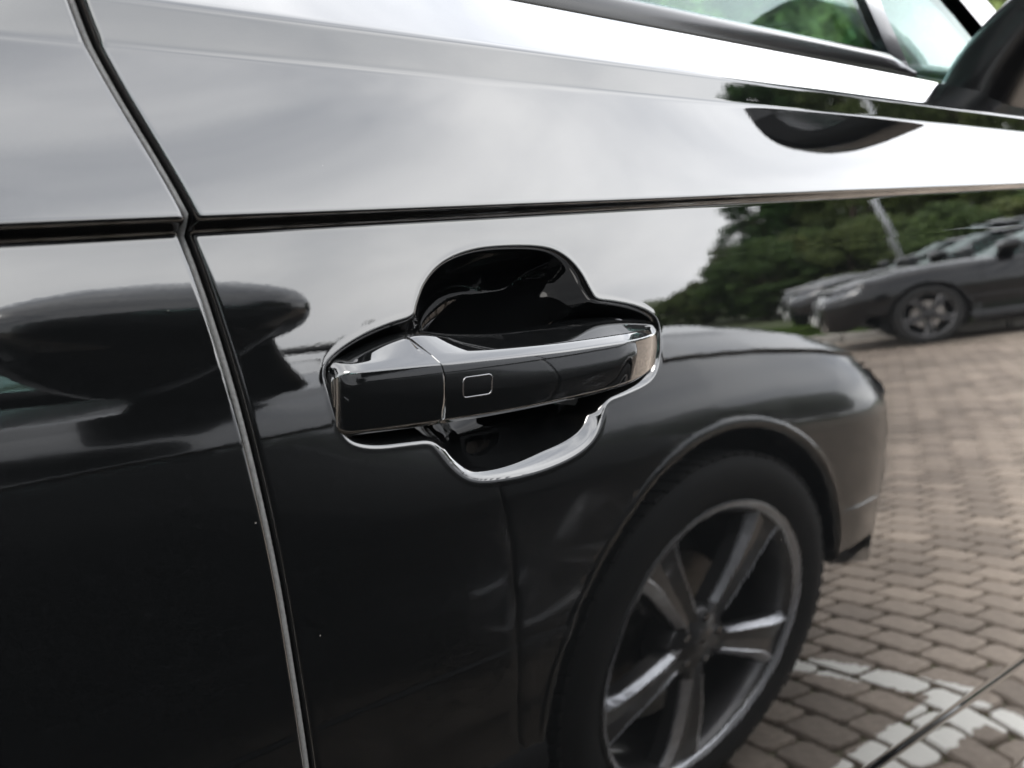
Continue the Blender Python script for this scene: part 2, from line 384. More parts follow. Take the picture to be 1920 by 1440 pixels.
def zfin(X, ze):      # position of a profile height on the car
    z = np.where(ze > CREASE, CREASE+(ze-CREASE)*upscale(X), ze)
    f = ztop_front(X)
    return np.where(ze > 0.5, 0.5+(z-0.5)*f/1.0, z)
def plan(X):
    a = np.clip(X, -3.1, 0.2); y = 0.0095*(a+1.75)**2
    y = y + 0.42*np.clip((X-0.35)/0.63, 0, None)**2.6
    y = y + 0.34*np.clip((-3.05-X)/0.70, 0, None)**2.3
    return y
EXTRA = [0.0]     # how much the shoulders of this car round off (set per car)
def extra(X, ze):
    X = np.asarray(X, float); ze = np.asarray(ze, float)
    b = np.clip((X+0.95)/0.6, 0, 1); b = b*b*(3-2*b)
    f = 0.5*2.9*np.clip(ze-0.86, 0, None)**2; d = 0.5*8.0*np.clip(ze-1.045, 0, None)**2
    return EXTRA[0]*(b*f+(1-b)*d)
def crease_map(X, ze):      # the undercut of the shoulder line gets shallower in height towards the front
    h = np.interp(X, [-1.75, -1.2, -0.9, -0.5], [0.0056, 0.0034, 0.0022, 0.0016])
    lo = 1.0646-h
    a = 1.03+(ze-1.03)*(1.0592-1.03)/(lo-1.03); b = 1.0592+(ze-lo)*0.0054/h
    return np.where((ze > 1.03) & (ze <= lo), a, np.where((ze > lo) & (ze < 1.0646), b, ze))
def flank(X, ze):
    X = np.asarray(X, float); ze = np.asarray(ze, float)
    return prof(crease_map(X, ze))+plan(X)+extra(X, ze)

GAPB = [(0.2450, 1.30), (0.2587, 1.1575), (0.2632, 1.1464), (0.2716, 1.1235), (0.2825, 1.1029), (0.2941, 1.0825), (0.303, 1.0645), (0.3103, 1.0408), (0.3187, 1.0096), (0.3263, 0.9774), (0.3329, 0.942), (0.3389, 0.9078), (0.3442, 0.8653), (0.3505, 0.8182), (0.356, 0.76), (0.360, 0.66), (0.361, 0.55), (0.361, 0.30)]
_gz = np.array([p[1] for p in GAPB[::-1]]); _gx = np.array([p[0] for p in GAPB[::-1]])-2.0
_gzz = np.arange(0.30, 1.30, 0.002); _gxx = np.interp(_gzz, _gz, _gx)
_k = np.exp(-(np.arange(-25, 26)*0.002/0.016)**2/2); _k /= _k.sum()
_gxx = np.convolve(np.pad(_gxx, 25, mode='reflect', reflect_type='odd'), _k, mode='valid')
def gapB(z): return np.interp(z, _gzz, _gxx)
def gapA(z): return -0.50-0.05*np.clip((z-0.8)/0.4, -1, 1)+0*z
def gapC(z): return -2.60+0.02*np.clip((z-0.9)/0.3, -1, 1)+0*z

OUT = np.array([(0.4265, 1.0128), (0.4285, 1.0194), (0.4348, 1.0295), (0.4465, 1.0375), (0.4652, 1.0419), (0.4873, 1.0427), (0.5183, 1.0411), (0.5342, 1.0365), (0.5468, 1.0271), (0.5545, 1.0156), (0.5592, 1.0099), (0.5734, 1.008), (0.5935, 1.004), (0.6084, 0.9987), (0.6143, 0.9934), (0.6146, 0.9804), (0.6119, 0.9689), (0.6041, 0.9627), (0.5811, 0.9592), (0.5632, 0.9576), (0.5602, 0.9455), (0.5508, 0.9355), (0.5314, 0.9297), (0.5016, 0.9271), (0.4708, 0.9288), (0.4562, 0.932), (0.4453, 0.94), (0.4375, 0.9494), (0.4322, 0.9558), (0.4178, 0.957), (0.3973, 0.9583), (0.384, 0.9619), (0.3784, 0.9674), (0.3746, 0.9782), (0.3715, 0.9896), (0.3705, 0.9952), (0.3754, 1.0001), (0.3891, 1.006), (0.4082, 1.0107)])
def smooth_closed(P, n=3):
    for _ in range(n):      # corner cutting keeps the outline round
        Q = np.roll(P, -1, 0); P = np.stack([0.75*P+0.25*Q, 0.25*P+0.75*Q], 1).reshape(-1, 2)
    return P
OUTS = smooth_closed(OUT, 3)
def signed_dist(px, pz, poly):
    d2 = np.full(px.shape, 1e9); ins = np.zeros(px.shape, bool)
    n = len(poly)
    for i in range(n):
        a, b = poly[i], poly[(i+1) % n]; e = b-a
        t = np.clip(((px-a[0])*e[0]+(pz-a[1])*e[1])/(e@e), 0, 1)
        d2 = np.minimum(d2, (px-a[0]-t*e[0])**2+(pz-a[1]-t*e[1])**2)
        cond = (a[1] > pz) != (b[1] > pz)
        xi = a[0]+(pz-a[1])*e[0]/(e[1] if abs(e[1]) > 1e-12 else 1e-12)
        ins ^= cond & (px < xi)
    return np.where(ins, 1, -1)*np.sqrt(d2)
# depth of the handle pocket by distance in from its edge: a rounded lip, a steep wall, a bowl
_dd = np.arange(-0.008, 0.06, 0.0001)
def _cum(xs, ss): return np.cumsum(_gauss(np.interp(_dd, xs, ss), 0.0004))*_dz
_dU = _cum([-0.0052, -0.0036, -0.0024, 0.0014, 0.0080, 0.0140, 0.0250, 0.05], [0, -0.035, -0.035, 1.7, 1.45, 1.02, 0.62, 0.25])
_dL = _cum([-0.0052, -0.0036, -0.0026, 0.0015, 0.0066, 0.0082, 0.0120, 0.0250, 0.05], [0, -0.035, -0.035, 0.40, 0.58, 1.5, 1.15, 0.75, 0.65])
def pocket(d, x, z):     # the lower scoop has a broad rolled lip, the upper one a tight edge
    b = np.clip((0.9585-z)/0.010, 0, 1); b = b*b*(3-2*b)
    q = np.clip((x-0.435)/0.085, 0, 1); k = 2.6-1.6*q*q*(3-2*q)      # the lip narrows towards its rear end
    return (1-b)*np.interp(d, _dd, _dU)+b*np.where(d > 0.0, np.interp(d*k, _dd, _dL)/k, np.interp(d, _dd, _dL))

def panel(name, xL, xR, zs, tau, mt, parent, m, kz=1.0, arch=None, pocket_on=False, r=0.0026, x_off=-2.0, edgeL=True, edgeR=True):
    """a sheet-metal panel between two edges, with its rims rolled in"""
    zs = np.asarray(zs); L = xL(zs)[:, None]; Rr = xR(zs)[:, None]
    X = L+r+tau[None, :]*(Rr-L-2*r)
    ze = np.repeat(zs[:, None], X.shape[1], 1)
    Y = flank(X, ze); Z = zfin(X, ze)
    if pocket_on:
        sel = (X-x_off > 0.35) & (X-x_off < 0.635) & (Z > 0.915) & (Z < 1.056)
        d = signed_dist(X[sel]-x_off, Z[sel], OUTS)
        Y[sel] += pocket(d, X[sel]-x_off, Z[sel])
    cols = []
    ph = np.linspace(90, 15, 6)
    def rim(E, sgn):
        out = []
        for a in ph:
            xx = E+sgn*(r-r*math.sin(R(a)))
            out.append((xx, flank(xx, zs[:, None])+r-r*math.cos(R(a)), zfin(xx, zs[:, None])))
        fl = (E, flank(E, zs[:, None])+r+0.014, zfin(E, zs[:, None]))
        return [fl]+out
    cl = rim(L, 1) if edgeL else []; cr = rim(Rr, -1)[::-1] if edgeR else []
    cols = cl+[(X, Y, Z)]+cr
    X = np.concatenate([c[0] for c in cols], 1); Y = np.concatenate([c[1] for c in cols], 1); Z = np.concatenate([c[2] for c in cols], 1)*kz
    nr, nc = X.shape
    F = grid_faces(nr, nc)
    X = X.ravel().copy(); Y = Y.ravel(); Z = Z.ravel().copy()
    if arch is not None:
        ax, az, ar = arch
        fx = X[F].mean(1); fz = Z[F].mean(1)
        keep = np.hypot(fx-ax, fz-az) > ar
        keep &= ~((fx > .30) & (fz < (.40+.12*np.clip((fx-.40)/.2, 0, 1)*0+.02)*1.0) & (ax > -1))
        F = F[keep]
        used = np.zeros(len(X), bool); used[F.ravel()] = True
        rad = np.hypot(X-ax, Z-az)
        cnt = np.zeros(len(X), int); np.add.at(cnt, F.ravel(), 1)
        full = np.hypot(X-ax, Z-az)
        snap = used & (rad < ar+0.011)
        k = ar/np.maximum(rad, 1e-6)
        X[snap] = ax+(X[snap]-ax)*k[snap]; Z[snap] = az+(Z[snap]-az)*k[snap]
    if m: Y = CAR_W-Y; F = F[:, ::-1]
    V = np.stack([X-CX, Y-CAR_W/2, Z], 1)
    # drop loose vertices
    used = np.zeros(len(V), bool); used[F.ravel()] = True
    idx = np.cumsum(used)-1
    return mesh_np(name, V[used], idx[F], mt, parent)
CX = -1.43        # the empty sits under the middle of the car

def lin(a, b, step): return np.linspace(a, b, max(2, int(round((b-a)/step))+1))
ZS_COARSE = np.unique(np.concatenate([lin(.40, .60, .012), lin(.60, .64, .002), lin(.64, 1.05, .012), lin(1.05, 1.075, .0009), lin(1.075, 1.125, .004), lin(1.125, 1.155, .0012), lin(1.155, TOPZ, .003)]))
ZS_FINE = np.unique(np.round(np.concatenate([lin(.40, .60, .006), lin(.60, .635, .0012), lin(.635, .915, .005), lin(.915, 1.046, .00055), lin(1.046, 1.076, .0005), lin(1.076, 1.124, .0012), lin(1.124, 1.156, .0006), lin(1.156, TOPZ, .0015)]), 5))

def superell(rx, ry, rz, e1=0.5, e2=0.5, n=48, k=28, shape=None):
    th = np.linspace(-math.pi/2, math.pi/2, k); ph = np.linspace(0, 2*math.pi, n, endpoint=False)
    f = lambda w, e: np.sign(w)*np.abs(w)**e
    T, Pp = np.meshgrid(th, ph, indexing='ij')
    x = rx*f(np.cos(T), e1)*f(np.cos(Pp), e2); y = ry*f(np.cos(T), e1)*f(np.sin(Pp), e2); z = rz*f(np.sin(T), e1)
    V = np.stack([x, y, z], -1).reshape(-1, 3)
    if shape is not None: V = shape(V)
    return V, grid_faces(k, n, wrap=True)

class Car:
    def __init__(s, name, loc, rz, paint, kz=1.0, hero=False, fold=False, rimm=None):
        s.rm, s.rc = rimm or (RIMGREY, RIMCUT)
        EXTRA[0] = 0.0 if hero else 1.0; s.fold = fold; s.ga = (-.66, .66) if hero else (-.80, .86)
        s.root = empty(name, loc, rz); s.paint = paint; s.kz = kz; s.hero = hero
        s.build()
    def P(s, x, y, z, m=0): return (x-CX, (CAR_W-y if m else y)-CAR_W/2, z)
    def geo(s, name, G, mt, parent=None, smooth=False, m=0):
        V = [s.P(v[0], v[1], v[2], m) for v in G.V]; F = [f[::-1] for f in G.F] if m else G.F
        return mesh_py(name, V, F, mt, parent or s.root, smooth)
    def grid(s, name, A, mt, parent=None, m=0, flip=False, wrap=False):
        A = np.asarray(A, float); nr, nc = A.shape[:2]
        V = A.reshape(-1, 3).copy(); V[:, 0] -= CX
        V[:, 1] = (CAR_W-V[:, 1] if m else V[:, 1])-CAR_W/2
        return mesh_np(name, V, grid_faces(nr, nc, wrap=wrap, flip=bool(m) ^ flip), mt, parent or s.root)
    def build(s):
        kz = s.kz; root = s.root
        WR, WZ, AR = 0.36, 0.36, 0.405
        for m in (0, 1):
            fine = s.hero and m == 0
            tauc = np.linspace(0, 1, 60)
            if fine:
                xs = np.unique(np.round(np.concatenate([lin(0, .02, .001), lin(.02, .345, .00055), lin(.345, 1.0, .007), lin(1.0, 1.12, .004)]), 6)); tau = xs/xs[-1]
                fd = panel('front_door', lambda z: gapB(z)+.0024, lambda z: gapA(z)-.002, ZS_FINE, tau, s.paint, root, m, kz, pocket_on=True)
                xs = np.unique(np.round(np.concatenate([lin(0, .75, .008), lin(.75, .90, .003), lin(.90, .935, .001)]), 6)); tau = xs/xs[-1]
                rd = panel('rear_door', lambda z: gapC(z)+.002, lambda z: gapB(z)-.0024, ZS_FINE[::1], tau, s.paint, root, m, kz, arch=(REAR_AX, WZ, AR))
                s.front_door = fd
                s.hero_handle(fd)
            else:
                fd = panel('front_door', lambda z: gapB(z)+.0022, lambda z: gapA(z)-.002, ZS_COARSE, tauc, s.paint, root, m, kz)
                rd = panel('rear_door', lambda z: gapC(z)+.002, lambda z: gapB(z)-.0022, ZS_COARSE, tauc, s.paint, root, m, kz, arch=(REAR_AX, WZ, AR))
                s.plain_handle(fd, -1.50, m)
            s.plain_handle(rd, -2.42, m)
            panel('front_fender', lambda z: gapA(z)+.002, lambda z: 0.60+0*z, ZS_COARSE, np.linspace(0, 1, 90), s.paint, root, m, kz, arch=(0.0, WZ, AR), edgeR=True)
            panel('rear_quarter_panel', lambda z: -3.40+0*z, lambda z: gapC(z)-.002, ZS_COARSE, np.linspace(0, 1, 70), s.paint, root, m, kz, arch=(REAR_AX, WZ, AR), edgeL=False)
            # rocker, arch lips, wells
            xs = np.linspace(-2.46, -0.40, 30); rows = []
            for ze, off in ((.415, .010), (.405, .001), (.36, -.012), (.30, -.012), (.24, .0), (.235, .12)):
                rows.append([(x, flank(x, .41)+off, ze*kz) for x in xs])
            s.grid('sill_cladding', rows, BLACKPLAST, m=m, flip=True)
            for ax in (0.0, REAR_AX):
                ts = np.linspace(R(10), R(186), 60); rows = []
                for t in ts:
                    row = []
                    for dr, oy in ((0.015, 0.002), (0.0125, -0.0008), (0.006, -0.0016), (0.0, -0.0014), (-0.005, 0.001), (-0.009, 0.012), (-0.009, 0.05)):
                        rr = AR+dr; x = ax+rr*math.cos(t); z = WZ+rr*math.sin(t)
                        zz = max(z/kz, .30)
                        ze = zz
                        yb = float(flank(np.array(x), np.array(np.clip(ze, .42, 1.05))))
                        row.append((x, yb+oy, z))
                    rows.append(row)
                s.grid('wheel_arch_lip', rows, s.paint, m=m, flip=True)
                rows = [[(ax+AR*1.0*math.cos(t), y, WZ+AR*1.0*math.sin(t)) for y in (.035, .30)] for t in ts]
                s.grid('wheel_well', rows, RUBBER, m=m)
                G = Geo(); n = 48
                G.add([(ax, .30, WZ)]+[(ax+(AR+.05)*math.cos(k*2*math.pi/n), .30, max(WZ+(AR+.05)*math.sin(k*2*math.pi/n), .16)) for k in range(n)], [(0, 1+k, 1+(k+1) % n) for k in range(n)])
                s.geo('inner_well', G, RUBBER, m=m)
                s.wheel(ax, 0.022, WR, m)
            s.greenhouse_side(m)
            s.mirror(m)
        s.nose(); s.tail(); s.tops(); s.interior()
        G = Geo(); G.box((-1.43, .95, .24), (1.9, .74, .015)); s.geo('underbody', G, RUBBER)
        # dark jamb behind the door gaps
        for m in (0, 1):
            for g, nm in ((gapB, 'door_seal'), (gapA, 'fender_seal'), (gapC, 'quarter_seal')):
                zs = np.linspace(.42, 1.16, 50)
                s.grid(nm, [[(float(g(z))-.012, float(flank(g(z), z))+.0135, float(zfin(g(z), z))*s.kz), (float(g(z))+.012, float(flank(g(z), z))+.0135, float(zfin(g(z), z))*s.kz)] for z in zs], RUBBER, m=m, flip=True)
        if s.hero:
            # the grey seal lip that fills the rear half of the gap
            zs = np.linspace(.42, 1.165, 160); rows = []
            for z in zs:
                g = float(gapB(z)); f = float(flank(g, z)); zz = float(zfin(g, z)); row = []
                for a in np.linspace(0, math.pi, 9):
                    row.append((g-.0003-.0021*math.cos(a), f+.0056-.0034*math.sin(a), zz))
                rows.append(row)
            s.grid('gap_seal_lip', rows, RUBBERG, flip=True)
    # ---------------------------------------------------------------- handles
    def plain_handle(s, door, cx, m):
        kz = s.kz; G = Geo()
        z0 = .983*kz
        V = []; n = 26
        for k in range(n):
            t = -1+2*k/(n-1); x = cx+t*.115
            yb = float(flank(np.array(x), np.array(.983)))
            b = max(1-abs(t)**5, 0.0)**.5
            hz = .013*(.55+.45*b); oy = -.004-.022*b
            loop = [(x, yb+.006, z0-hz*.8), (x, yb+oy*.6, z0-hz), (x, yb+oy, z0-hz*.7), (x, yb+oy*1.05, z0), (x, yb+oy, z0+hz*.7), (x, yb+oy*.6, z0+hz), (x, yb+.006, z0+hz*.8)]
            V += loop
        G.add(V, [tuple(f) for f in grid_faces(n, 7)]); s.geo('handle_grip', G, s.paint, door, True, m)
    def hero_handle(s, door):
        xo = -2.0
        ridge = np.array([(0.3641, 0.9972), (0.3943, 0.9964), (0.4262, 0.9956), (0.468, 0.9946), (0.5141, 0.9936), (0.5564, 0.9933), (0.612, 0.9934)])
        bot = np.array([(0.365, 0.9695), (0.3731, 0.9672), (0.3991, 0.9662), (0.4249, 0.9656), (0.4596, 0.9652), (0.4895, 0.9653), (0.5299, 0.9662), (0.5649, 0.9675), (0.590, 0.9705), (0.612, .9745)])
        top = np.array([(0.3641, 0.9972), (0.3771, 0.9985), (0.3903, 1.0016), (0.4068, 1.0052), (0.4239, 1.0076), (0.4318, 1.0072), (0.4493, 1.0038), (0.4706, 1.0018), (0.5007, 1.0000), (0.5331, 1.0000), (0.5644, 1.0010), (0.5861, 0.9995), (0.612, 0.9955)])
        x0, x1 = 0.3735, 0.6115
        def it(c, x): return float(np.interp(x, c[:, 0], c[:, 1]))
        xs_all = np.unique(np.concatenate([x0+.012*(1-np.cos(np.linspace(0, math.pi/2, 12))), lin(x0+.012, x1-.056, .0022), x1-.056+.056*np.sin(np.linspace(0, math.pi/2, 22))]))
        def smooth_curve(c):
            v = np.array([it(c, x) for x in xs_all]); k = np.array([1, 2, 3, 2, 1])/9
            for _ in range(4): v = np.convolve(np.pad(v, 2, mode='edge'), k, mode='valid')
            return v
        zr, zb, zt = smooth_curve(ridge), smooth_curve(bot), smooth_curve(top)
        def yfront(x):     # plan curve of the grip: bows out, wraps round at the front end
            u = (x-x0)/(x1-x0)
            y = -0.0055-0.0125*np.sin(np.clip(u*1.25, 0, 1)*math.pi/2)**1.0
            e = max(0.0, (x-(x1-.056))/.056)
            y += 0.0225*(1-math.sqrt(max(0, 1-e**1.9)))
            e2 = max(0.0, (x0+.012-x)/.012)
            y += 0.006*(1-math.sqrt(max(0, 1-e2*e2)))
            return y
        def fillet(P, rad, n=6):
            out = []
            N = len(P)
            for i in range(N):
                a, b, c = np.array(P[i-1]), np.array(P[i]), np.array(P[(i+1) % N])
                d1 = a-b; d2 = c-b; l1 = np.linalg.norm(d1); l2 = np.linalg.norm(d2)
                q = min(rad[i], .48*l1, .48*l2); p1 = b+d1/l1*q; p2 = b+d2/l2*q
                for t in np.linspace(0, 1, n):
                    out.append((1-t)**2*p1+2*t*(1-t)*b+t*t*p2)
            return out
        rings = []
        for i, x in enumerate(xs_all):
            yf = yfront(x); X = x+xo
            def Y(z): return float(flank(np.array(X), np.array(z)))
            zR, zB, zT = zr[i], zb[i], zt[i]
            e = max(0.0, (x-(x1-.010))/.010); e = max(e, max(0, (x0+.006-x)/.006)); sh = math.sqrt(max(0.02, 1-e*e))
            zm = .5*(zR+zB)
            q = lambda z: zm+(z-zm)*(.80+.20*sh)
            mid = .5*(q(zR)+q(zB))
            ym = Y(mid)
            P = [(Y(zB)+.010, q(zB)+.0010), (ym+yf+.0040, q(zB)-.0022), (ym+yf+.0004, q(zB)+.0006), (ym+yf-.0006, mid), (ym+yf-.0003, q(zR)-.0022), (ym+yf+.0030, q(zR)+.0012*sh), (Y(zT)+min(.001+yf*.15, .002), q(max(zT, zR+.0030))), (Y(zT)+.012, q(max(zT, zR+.0030)))]
            rings.append([(X, a, b) for a, b in fillet(P, [.001, .0012, .0009, .012, .0010, .0012, .003, .001])])
        rings = np.array(rings)
        # split between fixed end and moving grip follows a shallow S
        def part(name, lo, hi):
            A = rings.copy(); n = A.shape[1]
            zmid = A[:, :, 2]
            def cut(z): return xo+np.interp(z, [.963, .9672, .975, .9895, .9977, 1.0091], [.4270, .4306, .4315, .4312, .4262, .4150])
            X = A[:, :, 0]
            if lo is None:
                c = cut(zmid)-.0005; X2 = np.minimum(X, c)
            else:
                c = cut(zmid)+.0005; X2 = np.maximum(X, c)
            # re-sample surface at the clamped x (interpolate rings along x)
            B = A.copy()
            xs = xs_all+xo
            for j in range(n):
                B[:, j, 0] = X2[:, j]
                B[:, j, 1] = np.interp(X2[:, j], xs, A[:, j, 1]); B[:, j, 2] = np.interp(X2[:, j], xs, A[:, j, 2])
            # keep one clamped ring only
            flat = np.abs(X2-X) > 1e-9
            keep = ~flat.all(1)
            ks = np.where(keep)[0]
            if lo is None: ks = np.append(ks, ks[-1]+1)
            else: ks = np.insert(ks, 0, ks[0]-1)
            B = B[ks]
            cen = B[:, :, :].mean(1, keepdims=True)
            first, last = B[:1], B[-1:]
            def closer(ring, sgn):
                c0 = ring.mean(1, keepdims=True); r1 = c0+(ring-c0)*.97; r1[:, :, 0] += sgn*.0004; r2 = c0+(ring-c0)*.02; r2[:, :, 0] += sgn*.0006
                return r1, r2
            a1, a2 = closer(first, -1); b1, b2 = closer(last, 1)
            B = np.concatenate([a2, a1, B, b1, b2], 0)
            return s.grid(name, B, s.paint, door, wrap=True, flip=True)
        part('handle_end_cap', None, 1); part('handle_grip', 1, None)
        # touch-sensor mark: a thin raised rounded square
        cx, cz, hw, hh, rc = .4512, .9803, .0091, .0049, .0022
        loop = []
        for (sx, sy, a0) in ((1, 1, 0), (-1, 1, 90), (-1, -1, 180), (1, -1, 270)):
            for a in np.linspace(0, 90, 7):
                loop.append((cx+sx*(hw-rc)+rc*math.cos(R(a0+a)), cz+sy*(hh-rc)+rc*math.sin(R(a0+a))))
        G = Geo(); V = []
        ridx = rings[:, :, :]
        def yface(x, z):
            i = int(np.argmin(np.abs(xs_all-x))); rg = rings[i]; sel = rg[:, 1] < rg[:, 1].min()+.006
            zz = rg[sel, 2]; o = np.argsort(zz); return float(np.interp(z, zz[o], rg[sel, 1][o]))
        n = 8; N = len(loop)
        for k, (x, z) in enumerate(loop):
            nx, nz = loop[(k+1) % N]; px, pz = loop[k-1]; tx, tz = nx-px, nz-pz; tl = math.hypot(tx, tz); ox, oz = tz/tl, -tx/tl
            y = yface(x, z); rr = .00042
            for q in range(n):
                a = q*2*math.pi/n; V.append((x+ox*rr*math.cos(a)+xo, y-.00005-rr*.8*math.sin(a), z+oz*rr*math.cos(a)))
        F = [(k*n+q, k*n+(q+1) % n, ((k+1) % N)*n+(q+1) % n, ((k+1) % N)*n+q) for k in range(N) for q in range(n)]
        G.add(V, F); s.geo('touch_sensor_mark', G, GLOSSBLACK, door, True)
        # the pivot lug behind the grip
        G = Geo(); G.box((.444+xo, float(flank(np.array(.444+xo), np.array(.985)))+.006, .990), (.006, .006, .011), bev=.002); s.geo('handle_lug', G, BLACKPLAST, door, True)
        G = Geo(); G.box((.572+xo, float(flank(np.array(.572+xo), np.array(.985)))+.004, .990), (.008, .006, .010), bev=.002); s.geo('handle_lug', G, BLACKPLAST, door, True)
    # ---------------------------------------------------------------- wheels
    def wheel(s, ax, y0, WR, m):
        e = s.root; c = (ax, y0, .36); key = (id(s), 'x')
        G = Geo(); RW = .262; W = .235
        # tyre: sidewalls and shoulder by lathe, y from outer face inward
        prof_ = [(RW-.012, .012), (RW, .008), (RW+.012, .002), (RW+.04, -.004), (WR-.032, -.002), (WR-.016, .006), (WR-.008, .016), (WR-.0075, W-.016), (WR-.02, W), (RW, W)]
        G.lathe_y(prof_, 96, c)
        # tread blocks
        n = 72
        for k in range(n):
            a0 = k*2*math.pi/n; a1 = a0+2*math.pi/n*.78
            for (ya, yb, tw) in ((.008, .052, .02), (.060, .108, -.03), (.120, .170, .03), (.178, .225, -.02)):
                V = []
                for rr in (WR-.012, WR):
                    for (y, a) in ((ya, a0), (ya, a1), (yb, a1+tw), (yb, a0+tw)):
                        q = rr-(.006 if (y in (.008, .225)) and rr == WR else 0)
                        V.append((c[0]+q*math.cos(a), c[1]+y, c[2]+q*math.sin(a)))
                G.add(V, [(4, 5, 6, 7), (0, 1, 5, 4), (1, 2, 6, 5), (2, 3, 7, 6), (3, 0, 4, 7)])
        ty = s.geo('tyre', G, TYRE, m=m, smooth=False)
        for p in ty.data.polygons:
            p.use_smooth = p.index < 96*9
        G = Geo(); G.lathe_y([(RW-.016, .20), (RW-.03, .10), (RW-.022, .03), (RW-.014, .014), (RW-.004, .004), (RW+.004, .0015), (RW+.005, .006), (RW, .02)], 96, c); rim = s.geo('rim', G, s.rm, m=m, smooth=True)
        G = Geo(); G.lathe_y([(.004, .020), (.03, .019), (.034, .023), (.060, .026), (.07, .040), (.072, .09)], 48, c); s.geo('wheel_hub', G, s.rm, m=m, smooth=True)
        G = Geo(); G.lathe_y([(RW-.010, .010), (RW-.006, .0035), (RW+.001, .0008)], 96, c); s.geo('rim_lip', G, s.rc, rim, True, m)
        G = Geo(); G.lathe_y([(.06, .10), (.165, .10), (.165, .125), (.06, .125)], 64, c); s.geo('brake_disc', G, DISC, m=m)
        for k in range(5):
            a = R(72*k-19 if not m else 180-(72*k-19)); G = Geo(); GE = Geo()
            a = R(72*k-19)
            u = np.array([math.cos(a), math.sin(a)]); v = np.array([-math.sin(a), math.cos(a)])
            V = []; st = np.linspace(.045, RW-.012, 9)
            for r_ in st:
                t = (r_-.045)/(RW-.057)
                hw = .022+.026*t**1.2+.010*max(0, t-.8)/.2; skew = .007*math.sin(t*1.9)
                yf = .022-.016*math.sin(min(1, t*1.1)*math.pi/2)+.004*t
                for (o, dy) in ((-1, .045), (-1, .012), (-.72, .001), (0.0, .006), (.72, .001), (1, .012), (1, .045)):
                    q = u*r_+v*(o*hw+skew); V.append((c[0]+q[0], c[1]+yf+dy, c[2]+q[1]))
            G.add(V, grid_faces(9, 7)); sp = s.geo('spoke', G, s.rm, rim, False, m)
            for sd in (-1, 1):
                GE = Geo(); V = []
                for r_ in st[1:]:
                    t = (r_-.045)/(RW-.057); hw = .022+.026*t**1.2+.010*max(0, t-.8)/.2; skew = .007*math.sin(t*1.9)
                    yf = .022-.016*math.sin(min(1, t*1.1)*math.pi/2)+.004*t
                    for (o, dy) in ((1.03, .016), (1.03, .011), (.70, -.0008), (.62, .0012)):
                        q = u*r_+v*(sd*o*hw+skew); V.append((c[0]+q[0], c[1]+yf+dy, c[2]+q[1]))
                GE.add(V, grid_faces(8, 4)); s.geo('machined_edge', GE, s.rc, rim, False, m)
        for k in range(5):
            a = R(72*k+10); G = Geo(); G.lathe_y([(.001, .024), (.008, .024), (.009, .028), (.009, .045)], 8, (c[0]+.047*math.cos(a), c[1]-.004, c[2]+.047*math.sin(a))); s.geo('wheel_bolt', G, SATIN, rim, False, m)
    # ---------------------------------------------------------------- glass house
    def gh(s, X, h, off=0.0):
        zb = float(zfin(np.array(X), np.array(TOPZ)))+.010; yb = .070+float(plan(np.array(np.clip(X, -3.0, -.6))))+float(extra(np.clip(X, -3, -1.2), TOPZ))
        z = (zb+(1.575-zb)*h)*s.kz; y = yb+.205*h+.03*h*h - .012*math.sin(h*math.pi)
        return (X, y+off, z)
    def pane(s, name, lo, hi, mt, m, off=0.0, thick=.004, h0=0.0, h1=1.0, nx=14, nh=10, parent=None):
        """a leaning panel between two lines x=lo(h) and x=hi(h)"""
        def sheet_(o):
            return [[s.gh(lo(h)+(hi(h)-lo(h))*k/(nx-1), h, o) for k in range(nx)] for h in np.linspace(h0, h1, nh)]
        A = np.array(sheet_(off)); B = np.array(sheet_(off+thick))
        N = nx*nh; V = np.concatenate([A.reshape(-1, 3), B.reshape(-1, 3)])
        F = np.vstack([grid_faces(nh, nx), grid_faces(nh, nx, flip=True)+N])
        E = []
        for k in range(nx-1): E += [(k+1, k, N+k, N+k+1), ((nh-1)*nx+k, (nh-1)*nx+k+1, N+(nh-1)*nx+k+1, N+(nh-1)*nx+k)]
        for k in range(nh-1): E += [(k*nx, (k+1)*nx, N+(k+1)*nx, N+k*nx), ((k+1)*nx+nx-1, k*nx+nx-1, N+k*nx+nx-1, N+(k+1)*nx+nx-1)]
        F = np.vstack([F, np.array(E)])
        V[:, 0] -= CX; V[:, 1] = (CAR_W-V[:, 1] if m else V[:, 1])-CAR_W/2
        if m: F = F[:, ::-1]
        return mesh_np(name, V, F, mt, parent or s.root, smooth=False)
    def greenhouse_side(s, m):
        a0 = lambda h: s.ga[0]-s.ga[1]*h            # A-pillar rear edge
        div = lambda h: -.95-.12*h-(.10 if s.fold else 0)
        b1 = lambda h: -1.705-.03*h; b2 = lambda h: -1.80-.03*h
        c1 = lambda h: -2.60-.02*h; c2 = lambda h: -2.67-.02*h
        d0 = lambda h: -3.28+.10*h
        s.pane('quarter_window', lambda h: min(div(h)+.012, a0(h)-.001), a0, GLASS, m, .004, h1=.70, nx=6)
        s.pane('side_window', b1, lambda h: min(div(h)-.012, a0(h)), GLASS, m, .004)
        s.pane('side_window', c1, b2, GLASS, m, .004); s.pane('side_window', d0, c2, GLASS, m, .004)
        s.pane('window_divider', lambda h: min(div(h)-.014, a0(h)-.002), lambda h: min(div(h)+.014, a0(h)), GLOSSBLACK, m, .0, .012, h1=.62, nx=3)
        s.pane('b_pillar', b2, b1, GLOSSBLACK, m, .0, .02, nx=4); s.pane('c_pillar', c2, c1, GLOSSBLACK, m, .0, .02, nx=4)
        s.pane('a_pillar', lambda h: a0(h)-.004, lambda h: a0(h)+.075-.02*h, s.paint, m, -.004, .04, nx=5)
        s.pane('d_pillar', lambda h: -3.62+.17*h, d0, s.paint, m, -.004, .04, nx=5)
